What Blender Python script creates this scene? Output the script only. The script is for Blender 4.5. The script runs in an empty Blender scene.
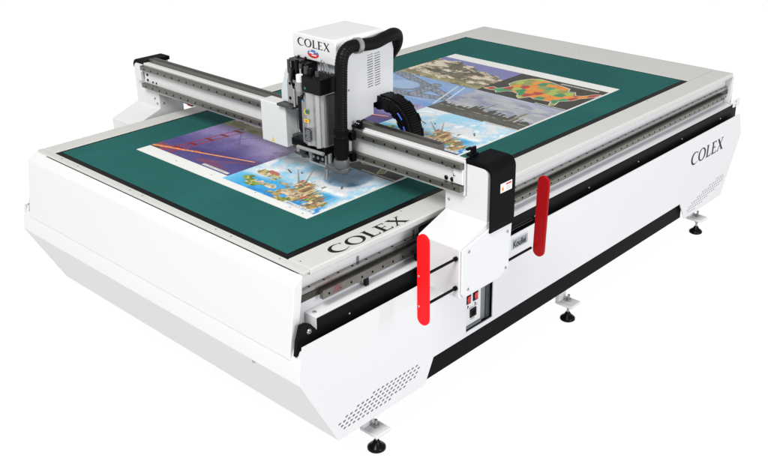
import bpy, bmesh, math, random
import numpy as np
from mathutils import Vector, Matrix
from mathutils.geometry import tessellate_polygon

random.seed(4)
scene = bpy.context.scene
COL = scene.collection
H = 0.985                      # height of the cutting surface above the floor
R = math.radians

# ------------------------------------------------------------------ camera
cam_d = bpy.data.cameras.new("camera")
cam = bpy.data.objects.new("camera", cam_d)
COL.objects.link(cam)
cam_d.sensor_fit = 'HORIZONTAL'
cam_d.sensor_width = 36.0
cam_d.lens = 960.282 / 768 * 36.0
cam_d.shift_x = -22.98 / 768
cam_d.shift_y = -51.66 / 768
cam_d.clip_start, cam_d.clip_end = 0.05, 500
_yaw, _pit, _rol = 0.743944621, -0.384046194, -0.00731333537
f = Vector((math.cos(_pit)*math.cos(_yaw), math.cos(_pit)*math.sin(_yaw), math.sin(_pit)))
r = f.cross(Vector((0, 0, 1))).normalized(); u = r.cross(f)
r2 = r*math.cos(_rol) + u*math.sin(_rol); u2 = -r*math.sin(_rol) + u*math.cos(_rol)
m = Matrix((r2, u2, -f)).transposed().to_4x4()
m.translation = Vector((-2.11093889, -2.57014283, 1.65716104 + H))
cam.matrix_world = m
scene.camera = cam

# ------------------------------------------------------------------ light: world bright from below to whiten the floor, soft boxes front and side
world = bpy.data.worlds.new("World"); scene.world = world; world.use_nodes = True
bg = world.node_tree.nodes['Background']
_wt = world.node_tree
_tc = _wt.nodes.new('ShaderNodeTexCoord'); _sx = _wt.nodes.new('ShaderNodeSeparateXYZ'); _mr = _wt.nodes.new('ShaderNodeMapRange')
_wt.links.new(_tc.outputs['Generated'], _sx.inputs[0]); _wt.links.new(_sx.outputs['Z'], _mr.inputs[0])
_mr.inputs[1].default_value = -0.02; _mr.inputs[2].default_value = 0.06      # white below the floor sheet, dim studio above it
_mr.inputs[3].default_value = 0.99; _mr.inputs[4].default_value = 0.40
_wt.links.new(_mr.outputs[0], bg.inputs['Strength']); bg.inputs['Color'].default_value = (1, 1, 1, 1)
def area(name, loc, target, size, power, color):
    l = bpy.data.lights.new(name, 'AREA'); l.shape = 'SQUARE'; l.size = size; l.energy = power; l.color = color
    o = bpy.data.objects.new(name, l); COL.objects.link(o); o.location = loc
    o.rotation_euler = (Vector(target) - Vector(loc)).to_track_quat('-Z', 'Y').to_euler()
    return o
area('softbox_key', (-7.6, -2.7, 11.6), (1.0, 0.5, 0.9), 5.0, 1960, (1.0, 0.995, 0.98))
area('softbox_side', (0.6, -9.4, 4.4), (1.8, 0.0, 0.7), 4.0, 500, (0.90, 0.94, 1.0))
scene.view_settings.view_transform = 'Standard'
scene.view_settings.look = 'None'
scene.view_settings.exposure = 0.09
scene.view_settings.gamma = 1.0

# ------------------------------------------------------------------ materials
def lin(c):
    c = np.asarray(c, float) / 255.0
    return np.where(c <= 0.04045, c/12.92, ((c+0.055)/1.055)**2.4)
def mat(name, base, rough=0.4, metal=0.0, spec=0.5, var=0.0, scale=8.0, bump=0.0, bscale=300.0, coat=0.0):
    m = bpy.data.materials.new(name); m.use_nodes = True
    nt = m.node_tree; b = nt.nodes['Principled BSDF']
    b.inputs['Roughness'].default_value = rough; b.inputs['Metallic'].default_value = metal
    b.inputs['Specular IOR Level'].default_value = spec
    b.inputs['Coat Weight'].default_value = coat; b.inputs['Coat Roughness'].default_value = 0.08
    b.inputs['Base Color'].default_value = (*base, 1)
    tc = nt.nodes.new('ShaderNodeTexCoord')
    if var > 0:
        n = nt.nodes.new('ShaderNodeTexNoise'); n.inputs['Scale'].default_value = scale; n.inputs['Detail'].default_value = 4
        nt.links.new(tc.outputs['Object'], n.inputs['Vector'])
        mx = nt.nodes.new('ShaderNodeMix'); mx.data_type = 'RGBA'
        mx.inputs[6].default_value = (*[c*(1-var) for c in base], 1); mx.inputs[7].default_value = (*[min(1, c*(1+var)) for c in base], 1)
        nt.links.new(n.outputs['Fac'], mx.inputs[0]); nt.links.new(mx.outputs[2], b.inputs['Base Color'])
        rr = nt.nodes.new('ShaderNodeMapRange'); rr.inputs[3].default_value = rough*0.85; rr.inputs[4].default_value = min(1, rough*1.15)
        nt.links.new(n.outputs['Fac'], rr.inputs[0]); nt.links.new(rr.outputs[0], b.inputs['Roughness'])
    if bump > 0:
        n2 = nt.nodes.new('ShaderNodeTexNoise'); n2.inputs['Scale'].default_value = bscale; n2.inputs['Detail'].default_value = 3
        nt.links.new(tc.outputs['Object'], n2.inputs['Vector'])
        bp = nt.nodes.new('ShaderNodeBump'); bp.inputs['Strength'].default_value = bump; bp.inputs['Distance'].default_value = 0.001
        nt.links.new(n2.outputs['Fac'], bp.inputs['Height']); nt.links.new(bp.outputs[0], b.inputs['Normal'])
    return m
WHITE = mat('white_powder_coat', (0.65, 0.65, 0.655), 0.36, var=0.012, scale=3, bump=0.05, bscale=500)
FRAME = mat('shade_toned_white_coat', (0.54, 0.535, 0.51), 0.45, var=0.02, scale=4, bump=0.06, bscale=500)  # same white coat, with the dimmer light on top put into its tone
BLACK = mat('black_powder_coat', (0.004, 0.0043, 0.005), 0.5, spec=0.04, var=0.15, scale=20, bump=0.08, bscale=600)
BLACKM = mat('black_channel_coat', (0.0045, 0.005, 0.0055), 0.4, spec=0.05, var=0.1, scale=10)
RUBBER = mat('black_rubber', (0.004, 0.004, 0.0045), 0.4, spec=0.10, var=0.2, scale=40)
GLOSSBLACK = mat('glossy_black_plastic', (0.004, 0.004, 0.005), 0.25, spec=0.10)
DARKGREY = mat('dark_grey_plastic', (0.045, 0.047, 0.05), 0.4, spec=0.3, var=0.1)
RAIL = mat('brushed_rail_steel', (0.145, 0.138, 0.12), 0.30, 0.65, var=0.18, scale=25, bump=0.05, bscale=200)
SIDERAIL = mat('side_rail_steel', (0.30, 0.295, 0.28), 0.22, 0.85, var=0.15, scale=25, bump=0.05, bscale=200)
GUIDERAIL = mat('guide_rail_steel', (0.17, 0.165, 0.15), 0.22, 0.85, var=0.25, scale=18)
RAILDARK = mat('dark_oiled_rail_steel', (0.055, 0.052, 0.045), 0.3, 0.8, var=0.3, scale=25)
STEEL = mat('ground_steel', (0.42, 0.42, 0.41), 0.25, 1.0, var=0.1, scale=30)
ALU = mat('brushed_aluminium', (0.39, 0.39, 0.395), 0.3, 0.5, var=0.06, scale=30)
ALUGREY = mat('grey_cast_aluminium', (0.30, 0.30, 0.30), 0.35, 0.4, var=0.1, scale=30)
PALE = mat('pale_blue_grey_coat', (0.56, 0.59, 0.62), 0.4, var=0.03)
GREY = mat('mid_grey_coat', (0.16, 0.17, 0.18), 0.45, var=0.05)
HOLE = mat('dark_hole', (0.004, 0.004, 0.004), 0.8, spec=0.05)
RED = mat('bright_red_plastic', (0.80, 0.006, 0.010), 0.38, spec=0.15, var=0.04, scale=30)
REDDARK = mat('red_plastic_darker', (0.29, 0.002, 0.004), 0.38, spec=0.15, var=0.06, scale=30)  # darker tone of the bumper red, used on the rear bumper
YELLOW = mat('warning_yellow', (0.80, 0.50, 0.01), 0.5)
LABEL = mat('label_white', (0.78, 0.78, 0.78), 0.5)
REDINK = mat('red_print', (0.55, 0.02, 0.02), 0.5)
BLUEINK = mat('blue_print', (0.05, 0.16, 0.38), 0.5)
GREENINK = mat('green_print', (0.01, 0.14, 0.10), 0.5)
CYANINK = mat('light_blue_print', (0.05, 0.35, 0.65), 0.5)
INK = mat('black_print', (0.01, 0.01, 0.011), 0.5, spec=0.2)
GREYINK = mat('grey_print', (0.28, 0.29, 0.32), 0.5)
PINKINK = mat('faded_red_stamp', (0.30, 0.07, 0.08), 0.5)
BLUECABLE = mat('blue_cable', (0.015, 0.07, 0.36), 0.4)
CLEAR = mat('smoky_nozzle_plastic', (0.085, 0.088, 0.094), 0.3, spec=0.4, var=0.2, scale=40)
PAPER = mat('white_print_paper', (0.70, 0.70, 0.675), 0.45, spec=0.3, var=0.015, scale=5)

FELT = mat('teal_felt', (0.0175, 0.101, 0.094), 0.85, spec=0.1, var=0.42, scale=150, bump=0.6, bscale=900)
def felt_large_variation():
    nt = FELT.node_tree; b = nt.nodes['Principled BSDF']
    src = b.inputs['Base Color'].links[0].from_socket
    tc = nt.nodes.new('ShaderNodeTexCoord'); n = nt.nodes.new('ShaderNodeTexNoise'); n.inputs['Scale'].default_value = 2.3
    n.inputs['Detail'].default_value = 6; nt.links.new(tc.outputs['Object'], n.inputs['Vector'])
    rng = nt.nodes.new('ShaderNodeMapRange'); rng.inputs[1].default_value = 0.3; rng.inputs[2].default_value = 0.7
    rng.inputs[3].default_value = 0.86; rng.inputs[4].default_value = 1.1; nt.links.new(n.outputs['Fac'], rng.inputs[0])
    mu = nt.nodes.new('ShaderNodeMix'); mu.data_type = 'RGBA'; mu.blend_type = 'MULTIPLY'; mu.inputs[0].default_value = 1
    cb = nt.nodes.new('ShaderNodeCombineColor')
    for i in range(3): nt.links.new(rng.outputs[0], cb.inputs[i])
    nt.links.new(src, mu.inputs[6]); nt.links.new(cb.outputs[0], mu.inputs[7]); nt.links.new(mu.outputs[2], b.inputs['Base Color'])
felt_large_variation()

PRINT = bpy.data.materials.new('printed_ink'); PRINT.use_nodes = True
_nt = PRINT.node_tree; _b = _nt.nodes['Principled BSDF']; _b.inputs['Roughness'].default_value = 0.42; _b.inputs['Specular IOR Level'].default_value = 0.25
_at = _nt.nodes.new('ShaderNodeVertexColor'); _at.layer_name = 'ink'; _nt.links.new(_at.outputs[0], _b.inputs['Base Color'])

# added translucent floor sheet: bright world light from below keeps it white, nearly shadowless
FLOOR = bpy.data.materials.new('backlit_white_floor'); FLOOR.use_nodes = True
_nt = FLOOR.node_tree; _nt.nodes.clear()
_o = _nt.nodes.new('ShaderNodeOutputMaterial'); _t = _nt.nodes.new('ShaderNodeBsdfTranslucent'); _t.inputs[0].default_value = (0.99, 0.99, 0.99, 1)
_d = _nt.nodes.new('ShaderNodeBsdfDiffuse'); _d.inputs[0].default_value = (0.95, 0.95, 0.95, 1)
_mx = _nt.nodes.new('ShaderNodeMixShader'); _mx.inputs[0].default_value = 0.07
_nt.links.new(_t.outputs[0], _mx.inputs[1]); _nt.links.new(_d.outputs[0], _mx.inputs[2]); _nt.links.new(_mx.outputs[0], _o.inputs[0])

# ------------------------------------------------------------------ mesh helpers (all coordinates: z = 0 is the cutting surface)
class MB:
    def __init__(self): self.v = []; self.f = []; self.mi = []; self.sm = []
    def add(self, vs, fs, mi=0, smooth=False):
        o = len(self.v); self.v += [tuple(p) for p in vs]
        for q in fs: self.f.append([i+o for i in q]); self.mi.append(mi); self.sm.append(smooth)
        return self
    def box(self, x0, x1, y0, y1, z0, z1, mi=0):
        vs = [(x, y, z) for z in (z0, z1) for y in (y0, y1) for x in (x0, x1)]
        return self.add(vs, [(0,2,3,1),(4,5,7,6),(0,1,5,4),(2,6,7,3),(0,4,6,2),(1,3,7,5)], mi)
    def prism(self, poly, axis, a, b, mi=0, holes=(), smooth=False):
        """poly (and holes) in the plane of the two other axes (in x, y, z order), from a to b along axis"""
        loops = [list(poly)] + [list(h) for h in holes]
        def p3(p, t): q = list(p); q.insert(axis, t); return tuple(q)
        flat = [p for l in loops for p in l]; n = len(flat)
        if holes or True:
            tris = tessellate_polygon([[Vector((p[0], p[1], 0)) for p in l] for l in loops])
        vs = [p3(p, a) for p in flat] + [p3(p, b) for p in flat]
        fs = [tuple(t) for t in tris] + [tuple(i+n for i in reversed(t)) for t in tris]
        if not holes and len(poly) <= 40 and is_convex(poly):
            fs = [tuple(range(n)), tuple(reversed(range(n, 2*n)))]
        o = 0
        self.add(vs, fs, mi)
        base = len(self.v) - 2*n
        for l in loops:
            k = len(l)
            for i in range(k):
                j = (i+1) % k
                self.f.append([base+o+i, base+o+j, base+n+o+j, base+n+o+i]); self.mi.append(mi); self.sm.append(smooth)
            o += k
        return self
    def cyl(self, p0, p1, r0, r1=None, n=20, mi=0, caps=True):
        r1 = r0 if r1 is None else r1
        p0 = Vector(p0); p1 = Vector(p1); d = (p1-p0).normalized()
        a = d.orthogonal().normalized(); b = d.cross(a)
        vs = []
        for p, r in ((p0, r0), (p1, r1)):
            vs += [p + a*r*math.cos(2*math.pi*i/n) + b*r*math.sin(2*math.pi*i/n) for i in range(n)]
        self.add(vs, [(i, (i+1) % n, n+(i+1) % n, n+i) for i in range(n)], mi, True)
        if caps:
            self.add(vs[:n], [tuple(reversed(range(n)))], mi); self.add(vs[n:], [tuple(range(n))], mi)
        return self
    def lathe(self, c, prof, n=28, mi=0):
        vs = []
        for (rr, z) in prof: vs += [(c[0]+rr*math.cos(2*math.pi*i/n), c[1]+rr*math.sin(2*math.pi*i/n), c[2]+z) for i in range(n)]
        fs = [(k*n+i, k*n+(i+1) % n, (k+1)*n+(i+1) % n, (k+1)*n+i) for k in range(len(prof)-1) for i in range(n)]
        self.add(vs, fs, mi, True)
        self.add(vs[:n], [tuple(reversed(range(n)))], mi); self.add(vs[-n:], [tuple(range(n))], mi)
        return self
    def tube(self, pts, rad, n=16, mi=0):
        """pts: list of Vectors, rad: number or list of radii"""
        pts = [Vector(p) for p in pts]; k = len(pts)
        rs = rad if isinstance(rad, (list, tuple)) else [rad]*k
        t = [(pts[min(i+1, k-1)] - pts[max(i-1, 0)]).normalized() for i in range(k)]
        a = t[0].orthogonal().normalized(); vs = []
        for i in range(k):
            a = (a - t[i]*a.dot(t[i])).normalized(); b = t[i].cross(a)
            vs += [pts[i] + (a*math.cos(2*math.pi*j/n) + b*math.sin(2*math.pi*j/n))*rs[i] for j in range(n)]
        self.add(vs, [(i*n+j, i*n+(j+1) % n, (i+1)*n+(j+1) % n, (i+1)*n+j) for i in range(k-1) for j in range(n)], mi, True)
        self.add(vs[:n], [tuple(reversed(range(n)))], mi); self.add(vs[-n:], [tuple(range(n))], mi)
        return self
    def build(self, name, mats, parent=None, bevel=0.0, seg=2, recalc=True):
        me = bpy.data.meshes.new(name)
        off = Vector((0, 0, H))
        base = parent_world(parent)
        me.from_pydata([tuple(Vector(p)+off-base) for p in self.v], [], self.f)
        for m_ in (mats if isinstance(mats, (list, tuple)) else [mats]): me.materials.append(m_)
        me.polygons.foreach_set('material_index', self.mi); me.polygons.foreach_set('use_smooth', self.sm)
        if recalc:
            bm = bmesh.new(); bm.from_mesh(me); bmesh.ops.recalc_face_normals(bm, faces=bm.faces); bm.to_mesh(me); bm.free()
        o = bpy.data.objects.new(name, me); COL.objects.link(o)
        if parent: o.parent = parent
        if bevel > 0:
            bv = o.modifiers.new('bevel', 'BEVEL'); bv.width = bevel; bv.segments = seg; bv.limit_method = 'ANGLE'; bv.angle_limit = R(35)
            bv.harden_normals = False
            me.polygons.foreach_set('use_smooth', [True]*len(me.polygons))
            try: me.set_sharp_from_angle(angle=R(35))
            except Exception: pass
            wn = o.modifiers.new('weighted', 'WEIGHTED_NORMAL'); wn.keep_sharp = False
        return o
def is_convex(p):
    s = 0; n = len(p)
    for i in range(n):
        a, b, c = p[i], p[(i+1) % n], p[(i+2) % n]
        k = (b[0]-a[0])*(c[1]-b[1]) - (b[1]-a[1])*(c[0]-b[0])
        if abs(k) < 1e-12: continue
        if s == 0: s = k
        elif s*k < 0: return False
    return True
def parent_world(p):
    v = Vector((0, 0, 0))
    while p is not None: v += p.location; p = p.parent
    return v
def thing(name, loc, label, cat):
    o = bpy.data.objects.new(name, None); COL.objects.link(o); o.location = loc; o.empty_display_size = 0.2
    o['label'] = label; o['category'] = cat
    return o
def arc(cx, cy, r_, a0, a1, n=6): return [(cx+r_*math.cos(R(a0+(a1-a0)*i/n)), cy+r_*math.sin(R(a0+(a1-a0)*i/n))) for i in range(n+1)]
def capsule(cx, cy, hw, hh, n=5):
    """rounded vertical bar outline"""
    return arc(cx, cy+hh-hw, hw, 0, 180, 8) + arc(cx, cy-hh+hw, hw, 180, 360, 8)
def slot(cx, cy, rx, ry, tilt=0, n=8):
    c, s = math.cos(R(tilt)), math.sin(R(tilt)); o = []
    for i in range(n):
        a = 2*math.pi*i/n; x, y = rx*math.cos(a), ry*math.sin(a); o.append((cx+x*c-y*s, cy+x*s+y*c))
    return o
_screw = {}
def screw(parent, p, axis=1, sgn=-1, r_=0.006, m_=None, hgt=0.003):
    """one small button-head screw; copies share their mesh"""
    m_ = m_ or STEEL
    key = (axis, sgn, r_, m_.name)
    if key not in _screw:
        d = [0, 0, 0]; d[axis] = sgn*hgt; d2 = [0, 0, 0]; d2[axis] = sgn*hgt*0.35
        k = MB(); k.cyl((0,0,-H), (d2[0], d2[1], d2[2]-H), r_, r_, 12); k.cyl((d2[0], d2[1], d2[2]-H), (d[0], d[1], d[2]-H), r_, r_*0.6, 12)
        d3 = [0, 0, 0]; d3[axis] = sgn*(hgt+0.0003)
        k.cyl((d[0], d[1], d[2]-H), (d3[0], d3[1], d3[2]-H), r_*0.35, r_*0.35, 6, 1)
        o = k.build('screw', [m_, HOLE]); _screw[key] = o.data
    else:
        o = bpy.data.objects.new('screw', _screw[key]); COL.objects.link(o)
    o.parent = parent; o.location = Vector(p) + Vector((0, 0, H)) - parent_world(parent)
    return o

# lettering: a roman with thick and thin strokes, cap height 1; polygons in (s, t)
def glyph(ch):
    P = []
    def strip(cx, rx0, ry0, ix, rx1, ry1, a0, a1, n=40):
        for i in range(n):
            t0, t1 = R(a0+(a1-a0)*i/n), R(a0+(a1-a0)*(i+1)/n)
            P.append([(cx+rx0*math.cos(t0), .5+ry0*math.sin(t0)), (cx+rx0*math.cos(t1), .5+ry0*math.sin(t1)),
                      (ix+rx1*math.cos(t1), .5+ry1*math.sin(t1)), (ix+rx1*math.cos(t0), .5+ry1*math.sin(t0))])
    if ch == 'C':
        strip(.47, .47, .52, .565, .37, .435, 50, 312)
        P.append([(.74, .86), (.80, .97), (.815, .97), (.815, .76), (.80, .76)])
        P.append([(.80, .13), (.87, .20), (.88, .18), (.80, .08)])
        return P, .84
    if ch == 'O':
        strip(.49, .49, .52, .49, .30, .44, 0, 360); return P, .98
    if ch == 'L':
        P += [[(.08, .02), (.26, .02), (.26, .98), (.08, .98)], [(.0, .955), (.31, .955), (.31, 1.), (.0, 1.)],
              [(.0, 0), (.60, 0), (.60, .075), (.0, .075)], [(.54, .05), (.60, .05), (.64, .24), (.615, .24)]]
        return P, .64
    if ch == 'E':
        P += [[(.08, .02), (.26, .02), (.26, .98), (.08, .98)], [(.0, .93), (.58, .93), (.58, 1.), (.0, 1.)], [(.545, .80), (.57, .80), (.58, .96), (.50, .96)],
              [(.25, .475), (.47, .475), (.47, .545), (.25, .545)], [(.445, .40), (.47, .40), (.47, .63), (.445, .63)],
              [(.0, 0), (.62, 0), (.62, .075), (.0, .075)], [(.54, .05), (.62, .05), (.65, .22), (.625, .22)]]
        return P, .66
    if ch == 'X':
        P += [[(.03, .97), (.24, .97), (.80, .03), (.59, .03)], [(.07, .03), (.16, .03), (.74, .97), (.65, .97)],
              [(.0, .955), (.29, .955), (.29, 1.), (.0, 1.)], [(.56, .955), (.80, .955), (.80, 1.), (.56, 1.)],
              [(.0, 0), (.25, 0), (.25, .045), (.0, .045)], [(.54, 0), (.84, 0), (.84, .045), (.54, .045)]]
        return P, .84
def lettering(word, parent, org, sdir, tdir, ndir, cap, width, m_=INK, name='lettering'):
    gs = [glyph(c) for c in word]; gap = .075
    tot = sum(g[1] for g in gs) + gap*(len(gs)-1)
    sx = width/tot; k = MB(); x = 0
    org, sdir, tdir, ndir = Vector(org), Vector(sdir), Vector(tdir), Vector(ndir)
    for g, w in gs:
        for i, pl in enumerate(g):
            e = 0.0006 + (i % 7)*0.00008 if len(g) < 12 else 0.0006 + (0.0001 if i >= 40 else 0)
            k.add([org + sdir*(x+s)*sx + tdir*t*cap + ndir*e for s, t in pl], [tuple(range(len(pl)))])
        x += w + gap
    return k.build(name, m_, parent, recalc=False)

# ================================================================== the setting
k = MB(); k.add([(-160, -90, -H), (160, -90, -H), (20, 180, -H)], [(0, 1, 2)])
floor = k.build('backlit_floor', FLOOR); floor['kind'] = 'structure'; floor['label'] = 'added white floor sheet under the cutting machine, lit through from below'

# ================================================================== the table
T = thing('cutting_table', (1.78, 0.87, 0), 'long white flatbed cutting table with teal felt top, black side channel and levelling feet', 'cutting table')
YS, YL = -0.19, 1.945
# --- top frame
FX0, FX1, FY0, FY1 = -0.036, 3.574, -0.132, 1.857
MB().box(0.0, FX1-.0, FY0, -0.002, -0.028, 0.0005).build('frame_plate', FRAME, T, 0.006, 3)
MB().box(0.0, FX1, 1.752, FY1, -0.028, 0.0005).build('frame_plate', FRAME, T, 0.006, 3)
MB().box(3.228, FX1, 0.0, 1.750, -0.028, 0.0005).build('frame_plate', FRAME, T, 0.003, 3)
MB().box(FX0, -0.0015, FY0, FY1, -0.012, 0.0005).build('frame_plate', FRAME, T, 0.002, 2)
# --- felt and its black edge
k = MB(); k.box(0.0, 0.031, 0.0, 1.75, -0.02, -0.002); k.box(3.214, 3.226, 0.0, 1.75, -0.02, -0.002)
k.box(0.031, 3.214, 0.0, 0.035, -0.02, -0.002); k.box(0.031, 3.214, 1.733, 1.75, -0.02, -0.002)
k.build('mat_edging', RUBBER, T)
MB().box(0.031, 3.214, 0.035, 1.733, -0.02, 0.0).build('felt_mat', FELT, T, 0.002, 2)
lettering('COLEX', T, (0.148, -0.1135, 0.0006), (1, 0, 0), (0, 1, 0), (0, 0, 1), 0.067, 0.425)
for x in (0.02,):
    for y in (-0.05, 0.55, 0.62, 1.2): pass
for y in (0.02, 0.32, 0.42, 0.95, 1.05, 1.5, 1.65):
    screw(T, (-0.018, y, 0.0005), 2, 1, 0.0035, RAILDARK, 0.0008)
for (x, y) in ((0.02, -0.055), (0.62, -0.02), (3.40, 0.9), (3.42, 1.02), (3.05, 1.80), (1.9, -0.02), (2.7, -0.02)):
    screw(T, (x, y, 0.0005), 2, 1, 0.0035, RAILDARK, 0.0008)
# --- front panel: folded sheet with a bend below the top edge
prof = [(-0.036, -0.0135), (-0.081, -0.045), (-0.1225, -0.343), (-0.085, -0.343), (-0.042, -0.075)]
MB().prism(prof, 1, -0.130, 1.880).build('front_panel', WHITE, T, 0.004, 3)
# --- lower skirt, slanted underside with a small lip
sk = [(-0.098, -0.300), (-0.1185, -0.343), (-0.132, -0.428), (0.056, -0.781), (0.072, -0.781), (0.070, -0.772), (0.050, -0.760), (-0.118, -0.43), (-0.030, -0.40), (-0.030, -0.300)]
MB().prism(sk, 1, YS+0.003, YL-0.003).build('front_skirt', WHITE, T, 0.003, 2)
k = MB(); k.tube([(-0.126, 0.10, -0.432), (-0.133, 0.085, -0.437), (-0.125, 0.07, -0.431)], 0.0025, 8); k.build('latch_clip', ALU, T)
rk = [(3.60, -0.285), (3.668, -0.41), (3.46, -0.781), (3.44, -0.772), (3.64, -0.41), (3.585, -0.29)]
MB().prism(rk, 1, YS+0.003, YL-0.003).build('rear_skirt', WHITE, T, 0.003, 2)
# --- side panels with ventilation slots
outer = [(-0.107, -0.268), (-0.131, -0.428), (0.056, -0.781), (0.583, -0.776), (0.640, -0.662), (2.901, -0.662), (2.977, -0.784), (3.463, -0.780), (3.669, -0.410), (3.614, -0.266)]
def vents():
    hs = []
    near = ((0.085, 0.37), (0.070, 0.455), (0.066, 0.520), (0.100, 0.545), (0.165, 0.548), (0.245, 0.548))
    for row, (xa, xb) in enumerate(near):
        z = -0.738 + row*0.0165
        for c in range(40):
            x = 0.066 + c*0.0265 + (0.01325 if row % 2 else 0)
            if xa <= x <= xb: hs.append(slot(x, z, 0.0092, 0.0052, 8))
    far = ((3.010, 3.120), (3.000, 3.200), (3.010, 3.290), (3.050, 3.370), (3.110, 3.440), (3.190, 3.480), (3.280, 3.490), (3.370, 3.490))
    for row, (xa, xb) in enumerate(far):
        for c in range(40):
            x = 3.000 + c*0.0265 + (0.01325 if row % 2 else 0)
            if xa <= x <= xb: hs.append(slot(x, -0.757 + row*0.0165, 0.0092, 0.0052, 8))
    return hs
power_hole = [(0.865, -0.640), (1.060, -0.640), (1.060, -0.452), (0.865, -0.452)]
sp = MB().prism(outer, 1, YS, YS+0.005, holes=vents() + [power_hole]).build('side_panel', WHITE, T)
MB().prism([(-0.1115, -0.300)] + outer[1:-1] + [(3.618, -0.300)], 1, YL-0.016, YL).build('side_panel', WHITE, T)
chassis = [(-0.07, -0.29), (-0.10, -0.43), (0.075, -0.755), (3.44, -0.755), (3.62, -0.41), (3.57, -0.29)]
MB().prism(chassis, 1, YS+0.045, YL-0.045).build('inner_chassis', HOLE, T)  # solid core in near-black: the unlit inside painted into its colour
MB().prism([(0.02, -0.62), (0.045, -0.755), (0.56, -0.755), (0.60, -0.62)], 1, YS+0.012, YS+0.0145).build('vent_dark_sheet', HOLE, T)  # added dark sheet that keeps stray light out of the vents
MB().prism([(3.528, -0.62), (3.50, -0.755), (2.99, -0.755), (2.95, -0.62)], 1, YS+0.012, YS+0.0145).build('vent_dark_sheet', HOLE, T)
MB().box(0.60, 2.96, YS+0.018, YS+0.040, -0.775, -0.64).build('kick_plate', BLACK, T, 0.002)
MB().box(0.60, 2.96, YL-0.040, YL-0.018, -0.775, -0.64).build('kick_plate', BLACK, T, 0.002)
lettering('COLEX', sp, (2.985, YS, -0.444), (1, 0, 0), (0.04, 0, 1), (0, -1, 0), 0.080, 0.425)
# --- power panel in its recess
pp = MB().box(0.866, 0.992, -0.172, -0.166, -0.625, -0.453).build('power_panel', WHITE, T, 0.001)
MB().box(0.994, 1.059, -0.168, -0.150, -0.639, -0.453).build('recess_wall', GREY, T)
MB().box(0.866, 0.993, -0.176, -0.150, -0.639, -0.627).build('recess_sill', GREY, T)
MB().box(1.030, 1.0585, -0.1735, -0.1685, -0.639, -0.453).build('recess_edge', DARKGREY, T)
screw(T, (1.045, -0.1735, -0.53), 1, -1, 0.005, RAILDARK)
for x in (0.898, 0.950):
    s = MB().box(x-0.017, x+0.017, -0.177, -0.1722, -0.510, -0.458).build('rocker_switch', GLOSSBLACK, pp, 0.002)
    MB().prism([(-0.177, -0.501), (-0.181, -0.501), (-0.178, -0.484), (-0.183, -0.468), (-0.177, -0.468)], 0, x-0.010, x+0.012).build('rocker', REDINK, s, 0.001)
    MB().box(x-0.003, x+0.001, -0.1728, -0.1722, -0.536, -0.520).box(x+0.003, x+0.007, -0.1728, -0.1722, -0.530, -0.524).build('switch_marking', INK, pp)
so = MB().box(0.912, 0.957, -0.178, -0.1722, -0.590, -0.545).build('power_socket', GLOSSBLACK, pp, 0.003)
MB().box(0.921, 0.948, -0.1787, -0.1782, -0.580, -0.555).build('socket_hole', HOLE, so)
for (x, w, z) in ((0.905, .03, -.538), (0.945, .022, -.537), (0.918, .03, -.600)): MB().box(x, x+w, -0.1727, -0.1722, z-0.0025, z+0.0025).build('panel_caption', GREYINK, pp)
# --- name plate
nm = MB().box(1.195, 1.320, YS-0.003, YS-0.0003, -0.344, -0.288).build('name_plate', PALE, T, 0.001)
MB().box(1.200, 1.315, YS-0.0038, YS-0.0031, -0.339, -0.293).build('plate_field', GREYINK, nm)
def text_part(body, name, parent, loc, rot, size, m_, off=0.0, sx=1.0):
    c = bpy.data.curves.new(name, 'FONT'); c.body = body; c.size = size; c.offset = off; c.space_character = 0.95
    tmp = bpy.data.objects.new('tmp', c); COL.objects.link(tmp)
    me = bpy.data.meshes.new_from_object(tmp.evaluated_get(bpy.context.evaluated_depsgraph_get()))
    bpy.data.objects.remove(tmp); me.name = name; me.materials.clear(); me.materials.append(m_)
    o = bpy.data.objects.new(name, me); COL.objects.link(o); o.parent = parent
    o.location = Vector(loc) + Vector((0, 0, H)) - parent_world(parent); o.rotation_euler = rot; o.scale = (sx, 1, 1)
    return o
text_part('Koullei', 'plate_lettering', nm, (1.2005, YS-0.0042, -0.3315), (R(90), 0, 0), 0.044, INK, 0.0011, 0.86)
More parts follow.
